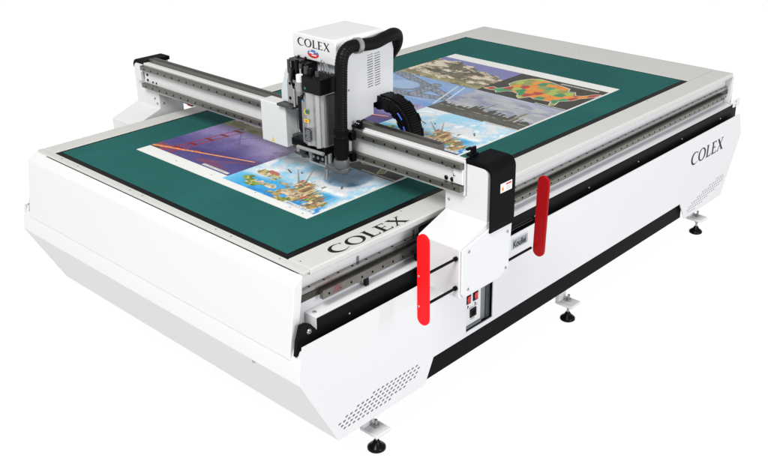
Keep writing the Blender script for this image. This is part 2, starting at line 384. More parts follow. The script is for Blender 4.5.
# --- side recess above the panel: wall, ledge, black channel, rails
def side_fittings(mir):
    def Y(a, b):
        return (a, b) if not mir else tuple(sorted((1.725-a, 1.725-b)))
    def bx(x0, x1, a, b, z0, z1): y0, y1 = Y(a, b); return MB().box(x0, x1, y0, y1, z0, z1)
    bx(-0.030, 3.585, -0.085, -0.060, -0.300, -0.0285).build('side_wall', WHITE, T)
    bx(0.0, 3.585, -0.150, -0.0855, -0.255, -0.200).build('side_ledge', WHITE, T, 0.002)
    bx(0.002, 3.620, -0.158, -0.1505, -0.318, -0.2035).build('cable_channel', BLACKM, T, 0.0035, 2)
    y0, y1 = Y(-0.162, -0.145)
    MB().prism([(0.0015, -0.318), (-0.118, -0.318), (-0.107, -0.254), (-0.086, -0.196), (-0.060, -0.196), (-0.036, -0.208), (0.0015, -0.2555)], 1, y0, y1).build('channel_end', BLACKM, T, 0.003)
    # upper rack rail, lower square guide rail
    rr = bx(-0.045, 3.575, -0.105, -0.0855, -0.112, -0.094)
    rr.box(-0.045, 3.575, *Y(-0.108, -0.0855), -0.140, -0.1125, 1)
    for i in range(46):
        x = 0.02 + i*0.0775
        y = sum(Y(-0.096, -0.096))/2
        rr.cyl((x, y, -0.0945), (x, y, -0.0934), 0.0048, n=10, mi=2)
    rr.build('gear_rack', [SIDERAIL, RAILDARK, HOLE], T)
    gr = bx(0.062, 3.500, -0.127, -0.1085, -0.157, -0.121)
    for i in range(58):
        x = 0.095 + i*0.06
        ya = Y(-0.1275, -0.1275)[0]; yb = Y(-0.126, -0.126)[0]
        gr.cyl((x, ya, -0.142), (x, yb, -0.142), 0.0052, n=10, mi=1)
    gr.build('guide_rail', [GUIDERAIL, HOLE], T)
    bx(0.80, 3.45, -0.1285, -0.1272, -0.1275, -0.1235).build('rail_lubricant_strip', RAILDARK, T)
    bx(3.577, 3.598, -0.130, -0.088, -0.200, -0.030).build('end_plate', WHITE, T, 0.002)
    br = bx(3.555, 3.645, -0.166, -0.1585, -0.218, -0.170).build('end_bracket', WHITE, T, 0.003)
    if not mir:
        for z in (-0.182, -0.204): screw(T, (3.585, -0.166, z), 1, -1, 0.0055, ALUGREY)
        screw(T, (0.026, -0.115, -0.200), 2, 1, 0.009, ALUGREY, 0.004)
        screw(T, (-0.048, -0.162, -0.234), 1, -1, 0.012, STEEL, 0.006)
        for x in (0.17, 0.62, 1.42, 1.90, 2.40, 2.90, 3.40): screw(T, (x, -0.158, -0.252), 1, -1, 0.0045, ALU)
side_fittings(False); side_fittings(True)
MB().box(0.286, 0.300, -0.0862, -0.0852, -0.19, -0.07).build('wall_seam', GREY, T)
MB().box(0.62, 0.632, -0.0862, -0.0852, -0.19, -0.07).build('wall_seam', GREY, T)
k = MB(); k.box(0.300, 0.318, -0.121, -0.107, -0.196, -0.160); k.tube([(0.309, -0.114, -0.190), (0.309, -0.115, -0.215), (0.309, -0.16, -0.225)], 0.003, 8); k.build('limit_switch', GLOSSBLACK, T)
for x0, fn in ((0.118, lambda x, t: (x+t*.006, -0.1277, -0.150+t*.024)), (0.088, lambda x, t: (x+t*.006, -0.102+t*.009, -0.0936))):
    k = MB()
    for i in range(7):
        for (ta, tb) in (((0, .35), (.5, 1)) if i % 2 else ((0, .6), (.75, 1.0))):
            x = x0+i*0.0055
            k.add([fn(x, ta), fn(x+.003, ta), fn(x+.003, tb), fn(x, tb)], [(0, 1, 2, 3)])
    k.build('rail_stamp', PINKINK, T)
# --- levelling feet
def foot(x, y, s):
    ft = MB().box(x-0.046, x+0.040, min(y-s*0.050, y+s*0.055), max(y-s*0.050, y+s*0.055), -0.890, -0.873).build('levelling_foot', WHITE, T, 0.003)
    MB().box(x-0.046, x+0.020, min(y+s*0.030, y+s*0.0545), max(y+s*0.030, y+s*0.0545), -0.8728, -0.745).build('foot_bracket', WHITE, ft, 0.002)
    k = MB(); k.cyl((x, y, -0.960), (x, y, -0.835), 0.0065, n=14); k.cyl((x, y, -0.8728), (x, y, -0.860), 0.013, n=6); k.cyl((x, y, -0.912), (x, y, -0.8905), 0.014, n=6)
    k.build('threaded_stem', ALUGREY, ft)
    MB().lathe((x, y, -0.985), [(0.036, 0.0), (0.041, 0.004), (0.041, 0.012), (0.034, 0.020), (0.020, 0.030), (0.015, 0.040), (0.011, 0.046)]).build('rubber_pad', GLOSSBLACK, ft)
for x in (0.312, 1.785, 3.250):
    foot(x, -0.150, 1); foot(x, 1.905, -1)

# ================================================================== the gantry
G = thing('gantry', (0.80, 0.862, H), 'white gantry bridge with steel rails, black end caps and red bumpers spanning the table', 'gantry')
def my(y): return 1.725 - y
MB().box(0.716, 0.748, -0.288, 2.013, 0.112, 0.268).build('crossbeam', WHITE, G, 0.003, 3)
k = MB().box(0.7485, 0.790, -0.116, 2.003, 0.150, 0.286); k.box(0.758, 0.780, -0.1155, 2.0, 0.2863, 0.2870, 1)
k.build('cable_tray', [RAIL, RAILDARK], G, 0.003)
for z0, z1 in ((0.233, 0.257), (0.134, 0.159)):
    k = MB(); k.box(0.690, 0.7155, -0.286, 2.012, z0, z1)
    for i in range(35):
        y = -0.255 + i*0.0655
        k.cyl((0.6895, y, (z0+z1)/2-0.001), (0.691, y, (z0+z1)/2-0.001), 0.0054, n=10, mi=1)
    k.build('linear_rail', [RAIL, HOLE], G, 0.0025)
for y in (-0.19, -0.222):
    for z in (0.171, 0.2285): screw(G, (0.716, y, z), 0, -1, 0.010, GLOSSBLACK, 0.006); screw(G, (0.716, my(y)-0.012, z), 0, -1, 0.006, GLOSSBLACK, 0.004)
MB().box(0.704, 0.7155, -0.287, -0.235, 0.162, 0.230).build('beam_end_block', WHITE, G, 0.004)
screw(G, (0.704, -0.243, 0.200), 0, -1, 0.007, ALU, 0.004)
k = MB().box(0.700, 0.7195, 2.025, 2.075, 0.165, 0.220); k.build('sensor_bracket', WHITE, G, 0.003)
for z in (0.175, 0.205): screw(G, (0.716, 1.985, z), 0, -1, 0.008, GLOSSBLACK, 0.004)
def housing(mir):
    def Y(y): return my(y) if mir else y
    def yz(l): return [(Y(a), b) for a, b in l]
    # upright: rounded outer shoulder, cap follows it
    up = [(-0.178, 0.020), (-0.178, 0.1115), (-0.292, 0.1115), (-0.292, 0.2545)] + [(-0.400+0.030+0.030*math.cos(R(a)), 0.2245+0.030*math.sin(R(a))) for a in (90, 112, 135, 158, 180)] + [(-0.400, 0.020)]
    MB().prism(yz(up), 0, 0.724, 0.880).build('end_housing', WHITE, G, 0.003, 2)
    lo = [(0.552, -0.034), (0.724, 0.026), (0.880, 0.026), (0.880, -0.248), (0.560, -0.262), (0.552, -0.250)]
    a, b = sorted((Y(-0.402), Y(-0.178)))
    MB().prism(lo, 1, a, b).build('carriage_foot', WHITE, G, 0.006, 3)
    a, b = sorted((Y(-0.4025), Y(-0.412)))
    pl = [(0.556, -0.040), (0.556, -0.236)] + [(0.572, -0.256)] + [(0.815, -0.254), (0.868, -0.226), (0.882, -0.03), (0.882, 0.02), (0.736, 0.02), (0.736, -0.002)]
    MB().prism(pl, 1, a, b).build('side_plate', WHITE, G, 0.003, 2)
    # black cap: top and outer side in one bent piece with a rounded shoulder
    w0 = 0.403 if mir else 0.420                                   # the far cap hardly overlaps its housing
    out = [(-0.284, 0.276)] + [(-w0+0.040+0.040*math.cos(R(a)), 0.236+0.040*math.sin(R(a))) for a in (90, 108, 126, 144, 162, 180)] + ([(-w0, 0.235), (-w0+0.0025, 0.235)] if mir else [(-0.420, -0.020)])
    inn = ([] if mir else [(-0.4125, -0.020)]) + [((-0.401 if mir else -0.4125)+0.0305+0.0305*math.cos(R(a)), 0.2252+0.0305*math.sin(R(a))) for a in (180, 162, 144, 126, 108, 90)] + [(-0.284, 0.2557)]
    MB().prism(yz(out+inn), 0, 0.722 if mir else 0.7225, 0.886).build('end_cover', BLACK, G, 0.003, 3)
    a, b = sorted((Y(-0.165), Y(-0.110)))
    MB().box(0.60, 0.86, a, b, -0.195, -0.158).box(0.63, 0.84, a, b, -0.118, -0.05).build('bearing_block', BLACKM, G, 0.004)
    if not mir:
        for p in ((0.597, -0.055), (0.595, -0.224), (0.852, -0.054), (0.847, -0.222)): screw(G, (p[0], -0.412, p[1]), 1, -1, 0.007, ALUGREY)
        screw(G, (0.722, -0.20, 0.075), 0, -1, 0.006, ALUGREY)
    else:
        for p in ((1.945, 0.075), (1.925, 0.05)): screw(G, (0.722, p[0], p[1]), 0, -1, 0.006, ALUGREY)
        screw(G, (0.80, 1.903, 0.07), 1, -1, 0.006, ALUGREY); screw(G, (0.75, 1.903, 0.05), 1, -1, 0.006, ALUGREY)
housing(False); housing(True)
# bumpers on their rods
def bumper(x, yc, z0, z1, m_, xr, yrod, zs, lean, back, label):
    k = MB(); out = capsule(yc, (z0+z1)/2, 0.0295, (z1-z0)/2)
    zc = (z0+z1)/2
    out = [(y + lean*(z-zc), z) for y, z in out]
    k.prism(out, 0, x-0.007, x+0.007); b = k.build('bumper', m_, G, 0.004, 3); b['label'] = label
    for z in zs:
        xa, xb = sorted((x+(0.006 if not back else -0.016), xr))
        MB().cyl((xa, yrod, z), (xb, yrod, z), 0.0058, n=12).build('bumper_rod', GLOSSBLACK, b)
        if not back:
            MB().cyl((xr-0.012, yrod, z), (xr, yrod, z), 0.010, n=12).build('rod_nut', GLOSSBLACK, b)
            screw(b, (x-0.007, yc-0.004+0.022, z-0.004), 0, -1, 0.0045, ALU)
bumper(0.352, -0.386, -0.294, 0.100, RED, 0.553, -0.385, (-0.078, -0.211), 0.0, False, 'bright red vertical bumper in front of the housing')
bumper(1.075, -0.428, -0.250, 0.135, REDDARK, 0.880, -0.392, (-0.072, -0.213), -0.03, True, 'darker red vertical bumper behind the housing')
# warning label on the black cover
w = MB().box(0.783, 0.860, -0.4212, -0.4203, 0.141, 0.181).build('warning_label', LABEL, G)
MB().add([(0.788, -0.4216, 0.147), (0.808, -0.4216, 0.147), (0.798, -0.4216, 0.172)], [(0,1,2)]).build('warning_triangle', YELLOW, w)
MB().add([(0.796, -0.4219, 0.150), (0.800, -0.4219, 0.150), (0.800, -0.4219, 0.163), (0.796, -0.4219, 0.163)], [(0,1,2,3)]).build('warning_mark', REDINK, w)
MB().box(0.818, 0.855, -0.4217, -0.4213, 0.169, 0.176).build('warning_heading', REDINK, w)
k = MB()
for i in range(4): k.box(0.820, 0.850-0.004*(i % 2), -0.4216, -0.4213, 0.162-i*0.005, 0.1635-i*0.005)
k.build('warning_text', GREYINK, w)
# small black switch on the beam end, small hose stub under the far housing
k = MB(); k.box(0.745, 0.790, -0.300, -0.270, 0.2765, 0.290); k.box(0.750, 0.780, -0.296, -0.286, 0.290, 0.318); k.box(0.742, 0.772, -0.282, -0.268, 0.302, 0.312); k.build('limit_switch', GLOSSBLACK, G, 0.002)
k = MB(); k.tube([(0.79, 1.905, 0.085), (0.78, 1.80, 0.086), (0.775, 1.70, 0.083)], 0.008, 10); k.box(0.765, 0.785, 1.66, 1.70, 0.075, 0.092, 1); k.build('air_fitting', [GLOSSBLACK, REDINK], G)

# ================================================================== the tool head
TH = thing('tool_head', (0.72, 0.50, H), 'white boxy cutting head with black vacuum hose and drag chain riding on the beam', 'cutting head')
# --- main cover, rounded top and shoulders
c0 = [(0.358, 0.562), (0.358, 0.640)] + arc(0.388, 0.644, 0.030, 180, 90, 6) + arc(0.607, 0.644, 0.030, 90, 0, 6) + [(0.637, 0.562)]
k = MB(); k.prism(c0, 0, 0.628, 0.936); cv = k.build('head_cover', WHITE, TH, 0.006, 3)
lettering('COLEX', cv, (0.628, 0.602, 0.620), (0, -1, 0), (0, 0, 1), (-1, 0, 0), 0.036, 0.208)
bd = MB(); n = 28
pt = lambda a, s: (0.6272, 0.502+0.037*s*math.cos(a), 0.594+0.0185*s*math.sin(a))
def half(a0, a1, e, x, mi, kk):
    kk.add([(x, 0.502+0.037*e*math.cos(R(a0+(a1-a0)*i/14)), 0.594+0.0185*e*math.sin(R(a0+(a1-a0)*i/14))) for i in range(15)], [tuple(range(15))], mi)
half(0, 180, 1, 0.6273, 0, bd); half(180, 360, 1, 0.6273, 1, bd)
for y, z, w_, h_, mi in ((0.512, 0.598, .028, .006, 2), (0.496, 0.5885, .030, .005, 2), (0.482, 0.606, .010, .004, 2), (0.487, 0.597, .012, .004, 1), (0.520, 0.607, .012, .0035, 2)):
    bd.add([(0.6268-0.0001*mi, y-w_/2, z-h_/2), (0.6268-0.0001*mi, y+w_/2, z-h_/2), (0.6268-0.0001*mi, y+w_/2, z+h_/2), (0.6268-0.0001*mi, y-w_/2, z+h_/2)], [(0,1,2,3)], mi)
bd.build('flag_badge', [BLUEINK, REDINK, LABEL], cv, recalc=False)
# --- side plate with two columns of louvre slots
spo = [(0.664, 0.655), (0.925, 0.668), (0.978, 0.605), (0.970, 0.357), (0.842, 0.352), (0.842, 0.300), (0.716, 0.285), (0.700, 0.255), (0.697, 0.116), (0.664, 0.116)]
hs = []
for cxx in (0.826, 0.872):
    for i in range(14): hs.append([(cxx-0.018, 0.431+i*0.0112-0.002), (cxx+0.018, 0.431+i*0.0112+0.001), (cxx+0.018, 0.431+i*0.0112+0.0052), (cxx-0.018, 0.431+i*0.0112+0.0022)])
MB().prism(spo, 1, 0.350, 0.3575, holes=hs).build('side_plate', WHITE, TH)
MB().box(0.69, 0.838, 0.372, 0.628, 0.305, 0.561).box(0.8382, 0.965, 0.372, 0.628, 0.392, 0.5608).build('dark_inner_box', HOLE, TH)  # added near-black box so the louvre slots look dark inside
MB().box(0.655, 0.974, 0.629, 0.637, 0.30, 0.5615).build('side_plate', WHITE, TH)
screw(TH, (0.690, 0.350, 0.445), 1, -1, 0.005, ALUGREY); screw(TH, (0.672, 0.350, 0.30), 1, -1, 0.005, ALUGREY)
# --- carriage plates behind the spindle
MB().box(0.655, 0.6885, 0.3585, 0.845, 0.118, 0.30).build('carriage_plate', PALE, TH, 0.002)
MB().box(0.655, 0.6885, 0.3585, 0.60, 0.302, 0.561).build('carriage_plate', PALE, TH, 0.002)
# --- small cover box left of the spindle
bx_ = MB().box(0.580, 0.652, 0.655, 0.832, 0.134, 0.334).build('drive_cover', WHITE, TH, 0.005, 3)
MB().add([(0.5797, 0.766, 0.142), (0.5797, 0.742, 0.142), (0.5797, 0.754, 0.166)], [(0,1,2)]).build('warning_triangle', YELLOW, bx_)
# --- tall brackets and the black cable loop
MB().prism([(0.700, 0.349), (0.700, 0.40), (0.665, 0.505), (0.6435, 0.505), (0.6435, 0.349)], 0, 0.600, 0.645).build('motor_bracket', PALE, TH, 0.004, 3)
k = MB().prism([(0.652, 0.345), (0.580, 0.345), (0.575, 0.46), (0.585, 0.515), (0.573, 0.545), (0.600, 0.555)][0:0] or [(0.642, 0.352), (0.642, 0.455), (0.634, 0.475), (0.628, 0.540), (0.575, 0.540), (0.562, 0.455), (0.562, 0.352)], 0, 0.588, 0.606)
for (y, z) in ((0.622, 0.447), (0.594, 0.447), (0.624, 0.378), (0.596, 0.378), (0.616, 0.515), (0.596, 0.515)): k.cyl((0.5878, y, z), (0.5865, y, z), 0.0075, n=10, mi=1)
k.build('tool_bracket', [ALUGREY, HOLE], TH, 0.003)
MB().box(0.560, 0.640, 0.585, 0.690, 0.336, 0.348).build('bracket_shelf', DARKGREY, TH, 0.002)
k = MB().prism(capsule(0.539, 0.362, 0.021, 0.128), 0, 0.572, 0.600); k.build('cable_loop', RUBBER, TH, 0.006, 3)
k = MB().prism(capsule(0.539, 0.372, 0.011, 0.103), 0, 0.569, 0.5715); k.build('loop_groove', GLOSSBLACK, TH)
MB().box(0.580, 0.645, 0.500, 0.600, 0.470, 0.558).build('valve_bank', GLOSSBLACK, TH, 0.004)
for y, z, r_ in ((0.590, 0.500, .008), (0.600, 0.535, .007), (0.545, 0.545, .009), (0.520, 0.53, .008)):
    MB().cyl((0.568, y, z-0.03), (0.568, y, z+0.03), r_, n=12).build('air_valve', DARKGREY if r_ < .0085 else GLOSSBLACK, TH)
for y, z0, z1, r_, m_ in ((0.566, 0.355, 0.44, .006, STEEL), (0.515, 0.455, 0.54, .006, STEEL), (0.480, 0.523, 0.556, .010, DARKGREY), (0.450, 0.523, 0.552, .008, GLOSSBLACK), (0.410, 0.523, 0.545, .009, DARKGREY)):
    MB().cyl((0.563, y, z0), (0.563, y, z1), r_, n=12).build('valve_stem', m_, TH)
for pts_ in ([(0.565, 0.480, 0.556), (0.560, 0.500, 0.575), (0.575, 0.530, 0.560), (0.590, 0.545, 0.52)], [(0.563, 0.566, 0.44), (0.555, 0.572, 0.475), (0.57, 0.575, 0.52), (0.60, 0.57, 0.555)], [(0.575, 0.535, 0.485), (0.560, 0.525, 0.50), (0.565, 0.51, 0.47), (0.568, 0.512, 0.41)]):
    MB().tube(pts_, 0.0042, 8).build('air_tube', RUBBER, TH)
MB().box(0.600, 0.640, 0.560, 0.6345, 0.541, 0.560).build('valve_block', DARKGREY, TH, 0.002)
# --- spindle motor: fluted extrusion
out = [(0.540, 0.470), (0.532, 0.455), (0.540, 0.440), (0.545, 0.425), (0.540, 0.410), (0.532, 0.395), (0.545, 0.385), (0.560, 0.385), (0.560, 0.375), (0.640, 0.375), (0.650, 0.385), (0.650, 0.500), (0.640, 0.512), (0.555, 0.512)]
MB().prism(out, 2, 0.205, 0.450).build('spindle_motor', ALU, TH, 0.002, 2)
MB().box(0.575, 0.640, 0.3655, 0.3745, 0.215, 0.440).build('motor_fin', DARKGREY, TH)
MB().box(0.530, 0.650, 0.360, 0.478, 0.451, 0.522).build('valve_block', GLOSSBLACK, TH, 0.004)
k = MB(); k.cyl((0.530, 0.455, 0.47), (0.5285, 0.455, 0.47), 0.006, n=10); k.build('pilot_light', GREENINK, TH)
MB().cyl((0.545, 0.505, 0.445), (0.545, 0.505, 0.485), 0.021, 0.021).cyl((0.545, 0.505, 0.425), (0.545, 0.505, 0.4445), 0.017, 0.021).build('connector_body', ALUGREY, TH)
MB().cyl((0.545, 0.505, 0.486), (0.545, 0.505, 0.518), 0.0155, n=20).build('connector_cap', LABEL, TH, 0.002)
MB().tube([(0.538, 0.490, 0.43), (0.530, 0.478, 0.415), (0.527, 0.470, 0.425), (0.530, 0.466, 0.447)], 0.004, 8).build('connector_lead', RUBBER, TH)
# curved clear tubes from the cover down to the valves
for (y0, y1, zt, m_) in ((0.435, 0.395, 0.590, ALU), (0.418, 0.378, 0.583, ALU)):
    pts = [(0.610 - 0.012*math.sin(math.pi*i/12), y0+(y1-y0)*i/12, 0.53+(zt-0.53)*math.sin(math.pi*i/12)) for i in range(13)]
    MB().tube(pts, 0.0024, 8).build('air_tube', m_, TH)
for y in (0.59, 0.545):
    MB().tube([(0.622, y, 0.575), (0.612, y+0.002, 0.560), (0.600, y+0.001, 0.545), (0.598, y-0.002, 0.51)], 0.005, 8).build('air_tube', GLOSSBLACK, TH)
for (y, z, r_, m_) in ((0.488, 0.392, .008, CYANINK),):
    MB().cyl((0.5475, 0.493, 0.405), (0.5452, 0.4935, 0.405), 0.008, n=14).build('motor_sticker', CYANINK, TH)
MB().cyl((0.5315, 0.455, 0.362), (0.5305, 0.455, 0.362), 0.014, n=18).build('motor_sticker', YELLOW, TH)
MB().cyl((0.5304, 0.451, 0.364), (0.5296, 0.451, 0.364), 0.011, n=18).build('motor_sticker', GREENINK, TH)
MB().box(0.5300, 0.5312, 0.440, 0.470, 0.314, 0.328).build('motor_sticker', YELLOW, TH)
MB().box(0.5297, 0.5299, 0.450, 0.462, 0.318, 0.324).build('sticker_mark', REDINK, TH)
k = MB().box(0.5300, 0.5312, 0.432, 0.472, 0.228, 0.288)
for i in range(6): k.box(0.5296, 0.5299, 0.437, 0.468-0.005*(i % 3), 0.234+i*0.0085, 0.237+i*0.0085, 1)
k.build('rating_plate', [DARKGREY, GREYINK], TH)
# --- lower tool holder: clamp, cross bar, frame, creasing wheel mounts
MB().box(0.560, 0.652, 0.378, 0.600, 0.170, 0.204).build('tool_clamp', GLOSSBLACK, TH, 0.004)
MB().cyl((0.545, 0.540, 0.178), (0.545, 0.372, 0.182), 0.0085, n=14).build('cross_bar', ALU, TH)
for y, z, r_, m_ in ((0.585, 0.150, .012, ALU), (0.545, 0.150, .016, DARKGREY), (0.500, 0.145, .013, ALU), (0.455, 0.140, .018, GLOSSBLACK), (0.410, 0.150, .012, STEEL), (0.380, 0.150, .010, ALU)):
    MB().cyl((0.590, y, z-0.035), (0.590, y, z+0.019), r_, n=16).build('tool_shaft', m_, TH)
MB().box(0.575, 0.650, 0.385, 0.480, 0.105, 0.169).build('blade_holder', GLOSSBLACK, TH, 0.006)
MB().box(0.567, 0.574, 0.380, 0.490, 0.108, 0.116).box(0.567, 0.574, 0.380, 0.388, 0.1165, 0.165).build('holder_frame', ALU, TH, 0.001)
MB().box(0.575, 0.610, 0.500, 0.600, 0.122, 0.134).build('tool_base', DARKGREY, TH, 0.002)
MB().box(0.60, 0.65, 0.590, 0.640, 0.135, 0.20).build('blade_holder', DARKGREY, TH, 0.003)
for y in (0.47, 0.44, 0.41): screw(TH, (0.575, y, 0.14), 0, -1, 0.008, ALU, 0.006)
MB().cyl((0.612, 0.43, 0.030), (0.612, 0.43, 0.105), 0.006, 0.010, n=14).build('cutting_bit', STEEL, TH)
# --- vacuum foot and hose
k = MB(); ft = [(0.572, 0.43), (0.562, 0.34), (0.575, 0.285), (0.600, 0.273), (0.625, 0.28), (0.638, 0.31), (0.640, 0.43), (0.625, 0.445), (0.587, 0.445)]
k.prism(ft, 2, 0.100, 0.126); k.build('vacuum_foot', CLEAR, TH, 0.006)
MB().lathe((0.596, 0.310, 0.1262), [(0.034, 0.0), (0.035, 0.01), (0.035, 0.032), (0.033, 0.036)]).build('hose_nozzle', CLEAR, TH)
def smooth_path(ctrl, per=14):
    P = [Vector(c) for c in ctrl]; P = [P[0]*2-P[1]] + P + [P[-1]*2-P[-2]]; o = []
    for i in range(1, len(P)-2):
        for j in range(per):
            t = j/per; a, b, c, d = P[i-1], P[i], P[i+1], P[i+2]
            o.append(0.5*((2*b)+(c-a)*t+(2*a-5*b+4*c-d)*t*t+(3*b-a-3*c+d)*t**3))
    o.append(P[-2]); return o
hp = smooth_path([(0.596, 0.310, 0.160), (0.598, 0.310, 0.26), (0.602, 0.310, 0.40), (0.608, 0.310, 0.52), (0.614, 0.310, 0.592), (0.632, 0.310, 0.632), (0.672, 0.310, 0.650), (0.735, 0.310, 0.645), (0.82, 0.310, 0.640), (0.895, 0.312, 0.652), (0.945, 0.318, 0.655), (0.985, 0.335, 0.635), (1.002, 0.36, 0.585), (1.002, 0.42, 0.50), (1.000, 0.45, 0.40), (0.990, 0.46, 0.30)])
# resample and corrugate
L = [0.0]
for a, b in zip(hp, hp[1:]): L.append(L[-1] + (b-a).length)
def at(s):
    for i in range(len(L)-1):
        if L[i+1] >= s: return hp[i].lerp(hp[i+1], (s-L[i])/max(1e-9, L[i+1]-L[i]))
    return hp[-1]
N = int(L[-1]/0.0028); pts = [at(L[-1]*i/N) for i in range(N+1)]
rad = [0.0275 + (0.0007 if (i % 4) in (0, 1) else -0.0005) for i in range(N+1)]
MB().tube(pts, rad, 24).build('vacuum_hose', RUBBER, TH)
for s, w_, r_, m_, nm_ in ((0.02, 0.075, 0.0335, BLACK, 'hose_cuff'), (0.115, 0.02, 0.033, BLACK, 'hose_cuff')):
    MB().cyl(at(s), at(s+w_), r_, n=28).build(nm_, m_, TH, 0.002)
scl = L[14*6+9]
MB().cyl(at(scl-0.011), at(scl+0.011), 0.035, n=28).build('hose_clamp', ALUGREY, TH, 0.002)
a = at(scl); MB().box(a.x-0.010, a.x+0.010, 0.338, 0.3495, a.z-0.012, a.z+0.012).build('clamp_foot', ALUGREY, TH)
# --- drag chain: separate links along an arc, blue and black leads inside
CY, CZ, RI, RO = 0.312, 0.214, 0.102, 0.166
def chain_pt(t, r_):          # straight run off the head, then round the bend down behind the beam
    if t < 0.10: return (CY + (0.10-t)*1.2, CZ + r_)
    a = R(90 - (t-0.10)/0.30*180); return (CY - r_*math.cos(a), CZ + r_*math.sin(a))
k = MB(); nl = 20
for i in range(nl):
    pr_ = 0.0025 if i % 2 else 0.0
    t0, t1 = (i-0.04)/nl*0.42, (i+1.04)/nl*0.42
    if t0 < 0: t0 = 0.0
    for (x0, x1) in ((0.868-pr_, 0.878-pr_), (0.945+pr_, 0.955+pr_)):
        ri, ro = (RI, RO) if i % 2 else (RI+0.004, RO-0.004)
        k.prism([chain_pt(t0, ri), chain_pt(t1, ri), chain_pt(t1, ro), chain_pt(t0, ro)], 0, x0, x1)
    for (ra, rb) in ((RO-0.012, RO-0.0045), (RI+0.0045, RI+0.012)):
        k.prism([chain_pt(t0, ra), chain_pt(t1, ra), chain_pt(t1, rb), chain_pt(t0, rb)], 0, 0.8785, 0.9445)
    if i % 2:
        tm = (t0+t1)/2; rm = (RI+RO)/2
        y, z = chain_pt(tm, rm); k.cyl((0.8652, y, z), (0.8640, y, z), 0.012, n=12, mi=1)
k.build('drag_chain', [GLOSSBLACK, RUBBER], TH, 0.0012)
k = MB(); nl2 = 62
for i in range(nl2):
    t0, t1 = i/nl2*0.42, (i+0.62)/nl2*0.42
    k.prism([chain_pt(t0, RO-0.0042), chain_pt(t1, RO-0.0042), chain_pt(t1, RO+0.0012), chain_pt(t0, RO+0.0012)], 0, 0.884, 0.939)
k.build('chain_ribs', RUBBER, TH)
for (t0, t1, rr_) in ((0.165, 0.190, 0.142), (0.21, 0.240, 0.136)):
    k = MB(); k.tube([(0.8640, *chain_pt(t0+(t1-t0)*i/6, rr_)) for i in range(7)], 0.0042, 8); k.build('blue_cable', BLUECABLE, TH)
MB().box(0.865, 0.958, 0.434, 0.50, CZ+RI-0.005, CZ+RO+0.004).build('chain_anchor', GLOSSBLACK, TH, 0.003)
k = MB(); k.box(0.700, 0.722, 0.290, 0.349, 0.273, 0.283); k.box(0.704, 0.722, 0.300, 0.325, 0.283, 0.308)
for y in (0.307, 0.318): k.cyl((0.7036, y, 0.298), (0.7025, y, 0.298), 0.003, n=8, mi=1)
k.build('position_sensor', [GLOSSBLACK, LABEL], TH, 0.0015)
for z0, z1 in ((0.225, 0.266), (0.126, 0.166)): MB().box(0.66, 0.6885, 0.308, 0.3495, z0, z1).build('rail_bearing', GLOSSBLACK, TH, 0.004)

# ================================================================== the printed sheet: five by two pictures
S = thing('printed_sheet', (1.54, 0.85, H), 'large white paper sheet printed with ten colour travel pictures lying on the teal felt', 'printed sheet')
MB().box(0.297, 2.790, 0.217, 1.486, 0.0002, 0.0022).build('paper', PAPER, S)
k = MB()
for (x, y) in ((0.335, 0.92), (0.335, 0.60), (0.330, 0.36), (0.322, 0.27), (0.335, 1.2)): k.cyl((x, y, 0.0022), (x, y, 0.0025), 0.0035, n=10)
k.build('register_mark', INK, S)
rng = np.random.default_rng(11)
NX, NY = 230, 160
U, V = np.meshgrid(np.linspace(0, 1, NX), np.linspace(0, 1, NY))
def vnoise(su, sv, seed=0, oct=4):
    g = np.random.default_rng(seed); o = np.zeros_like(U); amp = 1; tot = 0
    for k_ in range(oct):
        nu, nv = int(su*2**k_)+2, int(sv*2**k_)+2; a = g.random((nv+1, nu+1))
        x = U*(nu-1); y = V*(nv-1); xi = x.astype(int); yi = y.astype(int); fx = x-xi; fy = y-yi
        fx = fx*fx*(3-2*fx); fy = fy*fy*(3-2*fy)
        o += amp*((a[yi, xi]*(1-fx)+a[yi, xi+1]*fx)*(1-fy) + (a[yi+1, xi]*(1-fx)+a[yi+1, xi+1]*fx)*fy); tot += amp; amp *= .5
    return o/tot
def inpoly(P):
    c = np.zeros_like(U, bool); n = len(P)
    for i in range(n):
        (x0, y0), (x1, y1) = P[i], P[(i+1) % n]
        if y0 == y1: continue
        c ^= ((y0 > V) != (y1 > V)) & (U < (x1-x0)*(V-y0)/(y1-y0)+x0)
    return c
def seg(a, b):
    ax, ay = a[0]*1.4, a[1]; bx2, by = b[0]*1.4, b[1]; dx, dy = bx2-ax, by-ay
    t = np.clip(((U*1.4-ax)*dx+(V-ay)*dy)/(dx*dx+dy*dy), 0, 1)
    return np.hypot(U*1.4-ax-t*dx, V-ay-t*dy), t
def blob(cu, cv, ru, rv, seed, rough=.5):
    return ((U-cu)/ru)**2+((V-cv)/rv)**2 < 1+rough*(vnoise(14, 10, seed)-.5)*4
class Can:
    def __init__(s, c): s.a = np.ones((NY, NX, 3))*np.array(c, float)
    def put(s, mask, c, al=1.0):
        w_ = (np.asarray(mask, float)*al)[..., None]; s.a = s.a*(1-w_)+np.array(c, float)*w_; return s
    def grain(s, k_=7): s.a += rng.normal(0, k_, (NY, NX, 1)) + rng.normal(0, k_*.6, (NY, NX, 3)); return np.clip(s.a, 0, 255)
def caption(c, u0, u1, v0, v1, strip=(205, 205, 200), seed=1):
    c.put((U > u0) & (U < u1) & (V > v0) & (V < v1), strip)
    g = np.random.default_rng(seed)
    bars = g.random(NX) > .45
    c.put((U > u0+.02) & (U < u1-.02) & (V > v0+(v1-v0)*.3) & (V < v1-(v1-v0)*.3) & bars[None, :], (110, 108, 105), .8)
